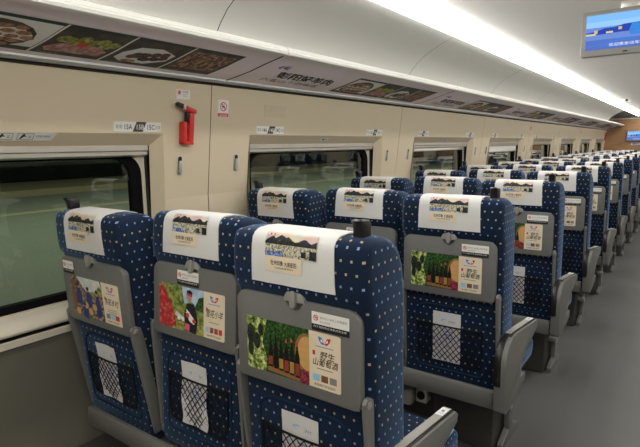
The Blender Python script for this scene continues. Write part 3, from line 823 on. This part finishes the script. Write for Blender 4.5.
        for (u, v, hgt, m_n) in ((.24, .40, .42, 'indigo'), (.55, .40, .36, 'indigo'), (.83, .22, .52, 'indigo'), (.40, .08, .26, 'indigo')):
            q4([(u-.07, v-.1), (u+.08, v-.14), (u+.10, v+.12), (u+.05, v+hgt*.75), (u-.04, v+hgt*.75), (u-.08, v+.15)], m_n, 4); el(u, v+hgt*.84, .032, .055, 'skin', 5); el(u, v+hgt*.95, .045, .05, 'hat', 6)
        for (u, v) in ((.58, .16), (.72, .30), (.16, .10), (.45, .30)): el(u, v, .07, .09, 'barrel', 5)
    uw = a2-a1; um = a1+uw/2
    for sgn, m_n in ((-1, 'print_blue'), (1, 'print_red')):
        pr.poly([(um, Z(.80)), (um+sgn*uw*.08, Z(.915)), (um+sgn*uw*.20, Z(.93)), (um+sgn*uw*.17, Z(.86)), (um+sgn*uw*.09, Z(.80))], m_n, 1); pr.poly([(um+sgn*uw*.03, Z(.83)), (um+sgn*uw*.10, Z(.90)), (um+sgn*uw*.12, Z(.85))], 'print_white', 2)
    pr.rect(um-uw*.28, Z(.745), um+uw*.28, Z(.757), 'print_blue', 1)
    k = th*1.0
    if kind == 'c': l1, l2 = '野生', '山葡萄酒'
    elif kind == 'b': l1, l2 = '', '雪花小羊'
    else: l1, l2 = '', '多彩乡村'
    if l1: pr.text(l1, um-uw*.16, Z(.555), .085, 'print_black', 1, width=uw*.46, bold=.008, lean=.12)
    pr.text(l2, a1+uw*.10, Z(.42 if l1 else .48), .085 if l1 else .11, 'print_black', 1, width=uw*.80, bold=.008, lean=.12); pr.rect(a1+uw*.12, Z(.585), a1+uw*.20, Z(.665), 'print_red', 1)
    pr.rect(a1+uw*.25, Z(.35), a1+uw*.75, Z(.365), 'print_grey', 1)
    if kind == 'a': pr.rect(a1+uw*.20, Z(.30), a1+uw*.78, Z(.315), 'print_grey', 1); pr.rect(a1+uw*.28, Z(.25), a1+uw*.7, Z(.265), 'print_grey', 1)
    for j, m_n in enumerate({'c': ('print_lblue', 'brown', 'print_grey'), 'b': ('print_lblue', 'marble', 'brown', 'print_red'), 'a': ('print_grey', 'print_lblue', 'print_red')}[kind]):
        nj = 4 if kind == 'b' else 3; dj = .80/nj
        pr.rect(a1+uw*(.12+dj*j), Z(.13), a1+uw*(.12+dj*(j+.82)), Z(.25), m_n, 1)
    pr.text('彭阳特产欢迎选购', a1+uw*.16, Z(.045), .03, 'print_black', 1, width=uw*.66)
    pr.build('advert_print', tray)
    b0, b1 = {'a': (.045, .225), 'b': (.33, .59), 'c': (.655, .93)}[kind]; d0, d1 = (.74, .93) if kind == 'c' else (.745, .935)
    ws = b1-b0
    pr = Print(lambda u, v, l: T(TX0+u*tw, -.0005-l-.0022, TZ0+v*th), .0003)
    pr.rect(b0, d0, b1, d0+(d1-d0)*.34, 'print_black', 0); pr.rect(b0, d0+(d1-d0)*.34, b1, d1, 'print_white', 0)
    cu, cv = b0+.032, d0+(d1-d0)*.68; rx = .019; kz = tw/th
    for i in range(18):
        t0, t1 = 2*PI*i/18, 2*PI*(i+1)/18
        pr.poly([(cu+r_*math.cos(t_), cv+r_*kz*math.sin(t_)) for r_, t_ in ((rx*.72, t0), (rx, t0), (rx, t1), (rx*.72, t1))], 'print_red', 2)
    pr.poly([(cu-.013, cv+.017*kz*.6), (cu-.009, cv+.020*kz*.6), (cu+.013, cv-.017*kz*.6), (cu+.009, cv-.020*kz*.6)], 'print_red', 2); pr.rect(cu-.009, cv-.008, cu+.009, cv+.010, 'print_grey', 1)
    pr.text('请勿在小桌板上放置重物', b0+.060, d0+(d1-d0)*.66, .030, 'print_grey', 1, width=ws-.075); pr.text('禁止踩踏', b0+.060, d0+(d1-d0)*.46, .020, 'print_grey', 1, width=(ws-.075)*.4)
    pr.text('为了您的安全请系好安全带', b0+.012, d0+(d1-d0)*.17, .024, 'print_white', 1, width=ws-.03)
    pr.build('warning_sticker', tray)
    # latch above the tray
    la = Mesh(); la.prism([(.033*math.cos(PI*j/14), 1.020+.033*math.sin(PI*j/14)) for j in range(15)], 1, -.001, .015, 'latch_grey', .002)
    la.prism(rrect(-.0085, 1.007, .0085, 1.050, .007, 4), 1, -.011, .002, 'latch_grey', .003); la.xf(T).build('tray_latch', root)
    # tray arms
    for sgn in (-1, 1):
        ar = Mesh(); x0 = sgn*(.2005 if kind != 'a' else .1985)
        ar.prism([(.040, .415), (.085, .415), (.075, .50), (.042, .78), (.034, .812), (.020, .822), (.004, .822), (-.004, .812), (-.002, .78), (.028, .52)], 0, x0-.006, x0+.006, 'frame_grey', .003)
        ar.cyl((x0, .014, .805), 0, .010, .016, 'latch_grey', 12, .002); ar.xf(T).build('tray_arm', root)
    if handle:
        hd = Mesh(); hx = handle*.160
        hd.prism([(.040, 1.18), (.078, 1.18), (.078, 1.208), (.080, 1.220), (.072, 1.229), (.050, 1.231), (.036, 1.234), (.029, 1.230), (.035, 1.220), (.039, 1.206)], 0, hx-.015, hx+.015, 'black_plastic', .006, 2)
        hd.xf(T).build('grab_handle', root)
    cu_ = Mesh(); cu_.prism([(.175, .385), (.175, .465), (.30, .468), (.48, .478), (.575, .476), (.605, .450), (.600, .395), (.57, .372), (.30, .372)], 0, -HW+.004, HW-.004, 'fabric', .022, 3).boxuv(); cu_.build('seat_cushion', root)
    sh = Mesh(); sh.box((-HW+.02, .06, .372), (HW-.02, .40, .388), 'frame_dark'); sh.build('seat_pan', root)
    if kind == 'c':
        sh_ = -XS['c']+.008
        # aisle armrest
        poly = [(.0, .345), (-.025, .365), (-.035, .53), (-.031, .570), (-.014, .606), (.020, .634), (.065, .647), (.11, .647), (.30, .624), (.45, .606), (.465, .593), (.460, .568), (.40, .553), (.30, .530), (.225, .485), (.180, .430), (.265, .428), (.275, .410), (.262, .385), (.12, .352)]
        m = Mesh(); m.prism(poly, 0, -.567, -.522, 'frame_grey', .004); ar = m.xf(lambda x, y, z: (x+sh_, y, z)).build('aisle_armrest', root)
        m = Mesh(); top = [(-.0350, .47), (-.0365, .53), (-.0325, .570), (-.015, .607), (.019, .6355), (.064, .6485), (.09, .6488)]
        low = offs(top, -.014); m.prism(top+low[::-1], 0, -.5685, -.540, 'black_plastic', .002)
        edge = [(.06, .6485), (.11, .6487), (.30, .6256), (.45, .6076)]; low = offs(edge, -.010); m.prism(edge+low[::-1], 0, -.5400, -.5300, 'black_plastic', .001); m.xf(lambda x, y, z: (x+sh_, y, z)).build('rubber_edge', ar)
        m = Mesh(); m.prism([(.085, .6492), (.11, .6488), (.30, .6258), (.455, .6072), (.455, .6050), (.30, .6235), (.11, .6460), (.085, .6465)], 0, -.5655, -.5402, 'arm_light'); m.xf(lambda x, y, z: (x+sh_, y, z)).build('top_pad', ar)
        m = Mesh(); m.prism([(.385, .6168), (.446, .6096), (.446, .6070), (.385, .6140)], 0, -.5650, -.5405, 'print_white'); m.prism([(.400, .6154), (.404, .6149), (.404, .6139), (.400, .6144)], 0, -.562, -.543, 'print_lblue'); m.prism([(.415, .6137), (.428, .6121), (.428, .6111), (.415, .6127)], 0, -.557, -.549, 'print_grey'); m.xf(lambda x, y, z: (x+sh_, y, z)).build('label', ar)
    if kind == 'a':
        m = Mesh(); m.prism([(.06, .40), (.10, .60), (.14, .635), (.44, .62), (.45, .60), (.20, .57), (.18, .40)], 0, -.235, -.222, 'frame_grey', .003); m.build('armrest', root)
    return root, T

proto = {}
for k, hd in (('a', -1), ('b', 0), ('c', 1)): proto[k] = make_seat(k, LEAN[k], hd)

# leaflets tucked in the net pockets (things of their own)
def leaflet(kind, loc, label, crumple):
    T = proto[kind][1]; rr = random.Random(sum(map(ord, label)))
    p = Print(lambda u, v, l: tuple(Vector(T(u, (.0225+.004*math.sin(v*40+1)*crumple+.003*math.sin(u*60+2)*crumple)-l, v))), .0003)
    w0, z0, z1 = .060, .495, .708; nu, nv = 6, 14; sk = .012*crumple
    def at(i, j):
        v = z0+(z1-z0)*j/nv; return (-w0+2*w0*i/nu-.010+sk*math.sin(j*.5)*(1-j/nv), v)
    for side in (0, 1):
        for j in range(nv):
            for i in range(nu):
                pts = [at(i, j), at(i+1, j), at(i+1, j+1), at(i, j+1)]
                p.m.face([p.fn(u, v, .0012*side) for u, v in pts], 'leaflet_print' if (side and 3 < j < 8) else 'leaflet', True)
    p.ell(-.034+.012, .672, .013, .007, 'print_lblue', 4.5); p.ell(-.030+.012, .670, .010, .004, 'leaflet', 5.2)
    p.text('CRH', -.004, .664, .015, 'print_grey', 4.5, width=.030)
    for j in range(3): p.rect(-.02, .625-.014*j, .018, .628-.014*j, 'print_blue', 4.5)
    o = p.build('leaflet'); o.location = loc; return tag(o, label, 'leaflet', 'leaflets in the net pockets')

# seat frame carrying three seats
def make_frame():
    root = thing('three_seat_base', (0, 0, 0), '', 'seat base', 'seat bases under the rows')
    m = Mesh(); m.prism([(.012, .360), (.012, .412), (.018, .420), (.030, .420), (.030, .368), (.40, .368), (.40, .340), (.02, .340)], 0, -1.815, -.572, 'frame_grey', .003); m.build('rear_beam', root)
    m = Mesh(); m.box((-1.86, .26, .275), (-.60, .50, .368), 'frame_dark', .006); m.build('under_frame', root)
    m = Mesh(); m.box((-.93, .26, 0), (-.640, .47, .262), 'frame_dark', .012); m.box((-.72, .30, .255), (-.62, .42, .30), 'frame_dark', .01); m.build('pedestal', root)
    m = Mesh(); m.prism([(.24, 0), (.55, 0), (.55, .03), (.44, .05), (.42, .30), (.34, .30), (.32, .05), (.24, .03)], 0, -1.66, -1.60, 'frame_dark', .004); m.build('leg', root)
    m = Mesh(); m.prism([(.30, 0), (.56, 0), (.56, .025), (.46, .06), (.44, .28), (.40, .28), (.40, .06), (.30, .025)], 0, -.632, -.605, 'frame_grey', .004); m.cyl((-.618, .38, .19), 0, .020, .05, 'latch_grey', 12, .003); m.build('leg', root)
    m = Mesh(); m.box((-1.62, .34, .03), (-.95, .36, .26), 'frame_dark'); m.build('duct_panel', root)
    m = Mesh(); m.box((-1.29, .27, .095), (-1.055, .34, .175), 'white_box', .012); m.build('power_box', root)
    m = Mesh(); m.box((-1.030, .275, .130), (-.972, .34, .205), 'white_box', .006); so = m.build('power_socket', root)
    m = Mesh(); m.cyl((-1.0, .272, .170), 1, .021, .010, 'black_plastic', 18, .002); m.build('socket_face', so)
    return root
fr0 = make_frame()

pos = {'a': 'window seat', 'b': 'middle seat', 'c': 'aisle seat'}
adv = {'a': 'indigo costume advert', 'b': 'red meat advert', 'c': 'wine bottle advert'}
SMALL = ('seat_pan', 'piping', 'finger_recess')
FAR = SMALL+('net_pocket', 'tray_latch')
for r_ in range(NROW):
    y = ROW0+PITCH*r_
    for k in 'abc':
        if r_ == 0: o = proto[k][0]
        else: o = copy_tree(proto[k][0], None, FAR if r_ > 6 else ('seat_pan',))
        o.location = (XS[k], y+YS[k], 0)
        o['label'] = ('navy dotted %s in the nearest row, %s on its tray' % (pos[k], adv[k]) if r_ == 0 else
                      'navy dotted %s with white headrest cover, %s row from the camera' % (pos[k], ordn[r_]) if r_ < NROW-1 else
                      'navy dotted %s with white headrest cover, last row by wooden wall' % pos[k])
    o = fr0 if r_ == 0 else copy_tree(fr0, None, () if r_ < 7 else ('socket_face', 'label', 'power_box', 'power_socket'))
    o.location = (0, y, 0)
    o['label'] = 'grey beam and dark pedestal base under the %s row of seats' % ('nearest' if r_ == 0 else ordn[r_] if r_ < NROW-1 else 'last') + ('' if r_ in (0, NROW-1) else ' from camera')
    if r_ < 5:
        leaflet('c', (XS['c'], y, 0), 'white leaflet in net pocket of the %s aisle seat' % ('nearest' if r_ == 0 else ordn[r_]+'-row'), .15 if r_ else .3)
leaflet('a', (XS['a'], ROW0+YS['a'], 0), 'white leaflet in net pocket of the nearest window seat', .8)
leaflet('b', (XS['b'], ROW0+YS['b'], 0), 'crumpled white leaflet in net pocket of the nearest middle seat', 1.0)

# ------------------------------------------------------------------ the station outside
m = Mesh(); m.box((-12.0, -20, -.30), (-2.45, 60, -.02), 'platform'); m.box((-12.35, -20, -.30), (-12.0, 60, -.019), 'yellow_line'); m.box((-16.3, -20, -.30), (-12.35, 60, -.02), 'platform')
m.box((-19.0, -20, -.3), (-16.3, 60, -.25), 'track_dark'); m.box((-24.0, -20, -.3), (-19.0, 60, -.02), 'yellow_line'); m.box((-28, -20, -.3), (-24.0, 60, -.2), 'track_dark')
tag(m.build('platform_floor'), kind='structure')
m = Mesh(); m.box((-28.3, -20, -.3), (-28, 60, 7), 'far_wall'); tag(m.build('station_wall'), kind='structure')
def area(name, loc, size, power, col, rot=(0, 0, 0)):
    l = bpy.data.lights.new(name, 'AREA'); l.shape = 'RECTANGLE'; l.size, l.size_y = size; l.energy = power; l.color = col
    o = bpy.data.objects.new(name, l); link(o); o.location = loc; o.rotation_euler = rot; return o
area('station_lamp', (-9, 8, 6.5), (1.5, 50), 1350, (1, .97, .84))

wd = bpy.data.worlds.new('World'); bpy.context.scene.world = wd; wd.use_nodes = True
wd.node_tree.nodes['Background'].inputs[0].default_value = (.02, .024, .024, 1); wd.node_tree.nodes['Background'].inputs[1].default_value = .3

# ------------------------------------------------------------------ camera
F_, yaw, pitch, roll, H_ = 511.05, -.6282, -.1514, -.0141, 1.40
fw = Vector((math.sin(yaw)*math.cos(pitch), math.cos(yaw)*math.cos(pitch), math.sin(pitch)))
rt = Vector((math.cos(yaw), -math.sin(yaw), 0)); up = rt.cross(fw)
r2 = rt*math.cos(roll)+up*math.sin(roll); u2 = -rt*math.sin(roll)+up*math.cos(roll)
cam = bpy.data.cameras.new('camera'); co = bpy.data.objects.new('camera', cam); link(co)
cam.sensor_width = 36; cam.lens = F_/640*36; cam.clip_start = .02; cam.clip_end = 200
co.matrix_world = Matrix(((r2.x, u2.x, -fw.x, 0), (r2.y, u2.y, -fw.y, 0), (r2.z, u2.z, -fw.z, H_), (0, 0, 0, 1)))
sc = bpy.context.scene; sc.camera = co
sc.view_settings.view_transform = 'Standard'; sc.view_settings.look = 'None'; sc.view_settings.gamma = 1; sc.view_settings.exposure = .36
sc.cycles.max_bounces = 10; sc.cycles.diffuse_bounces = 6
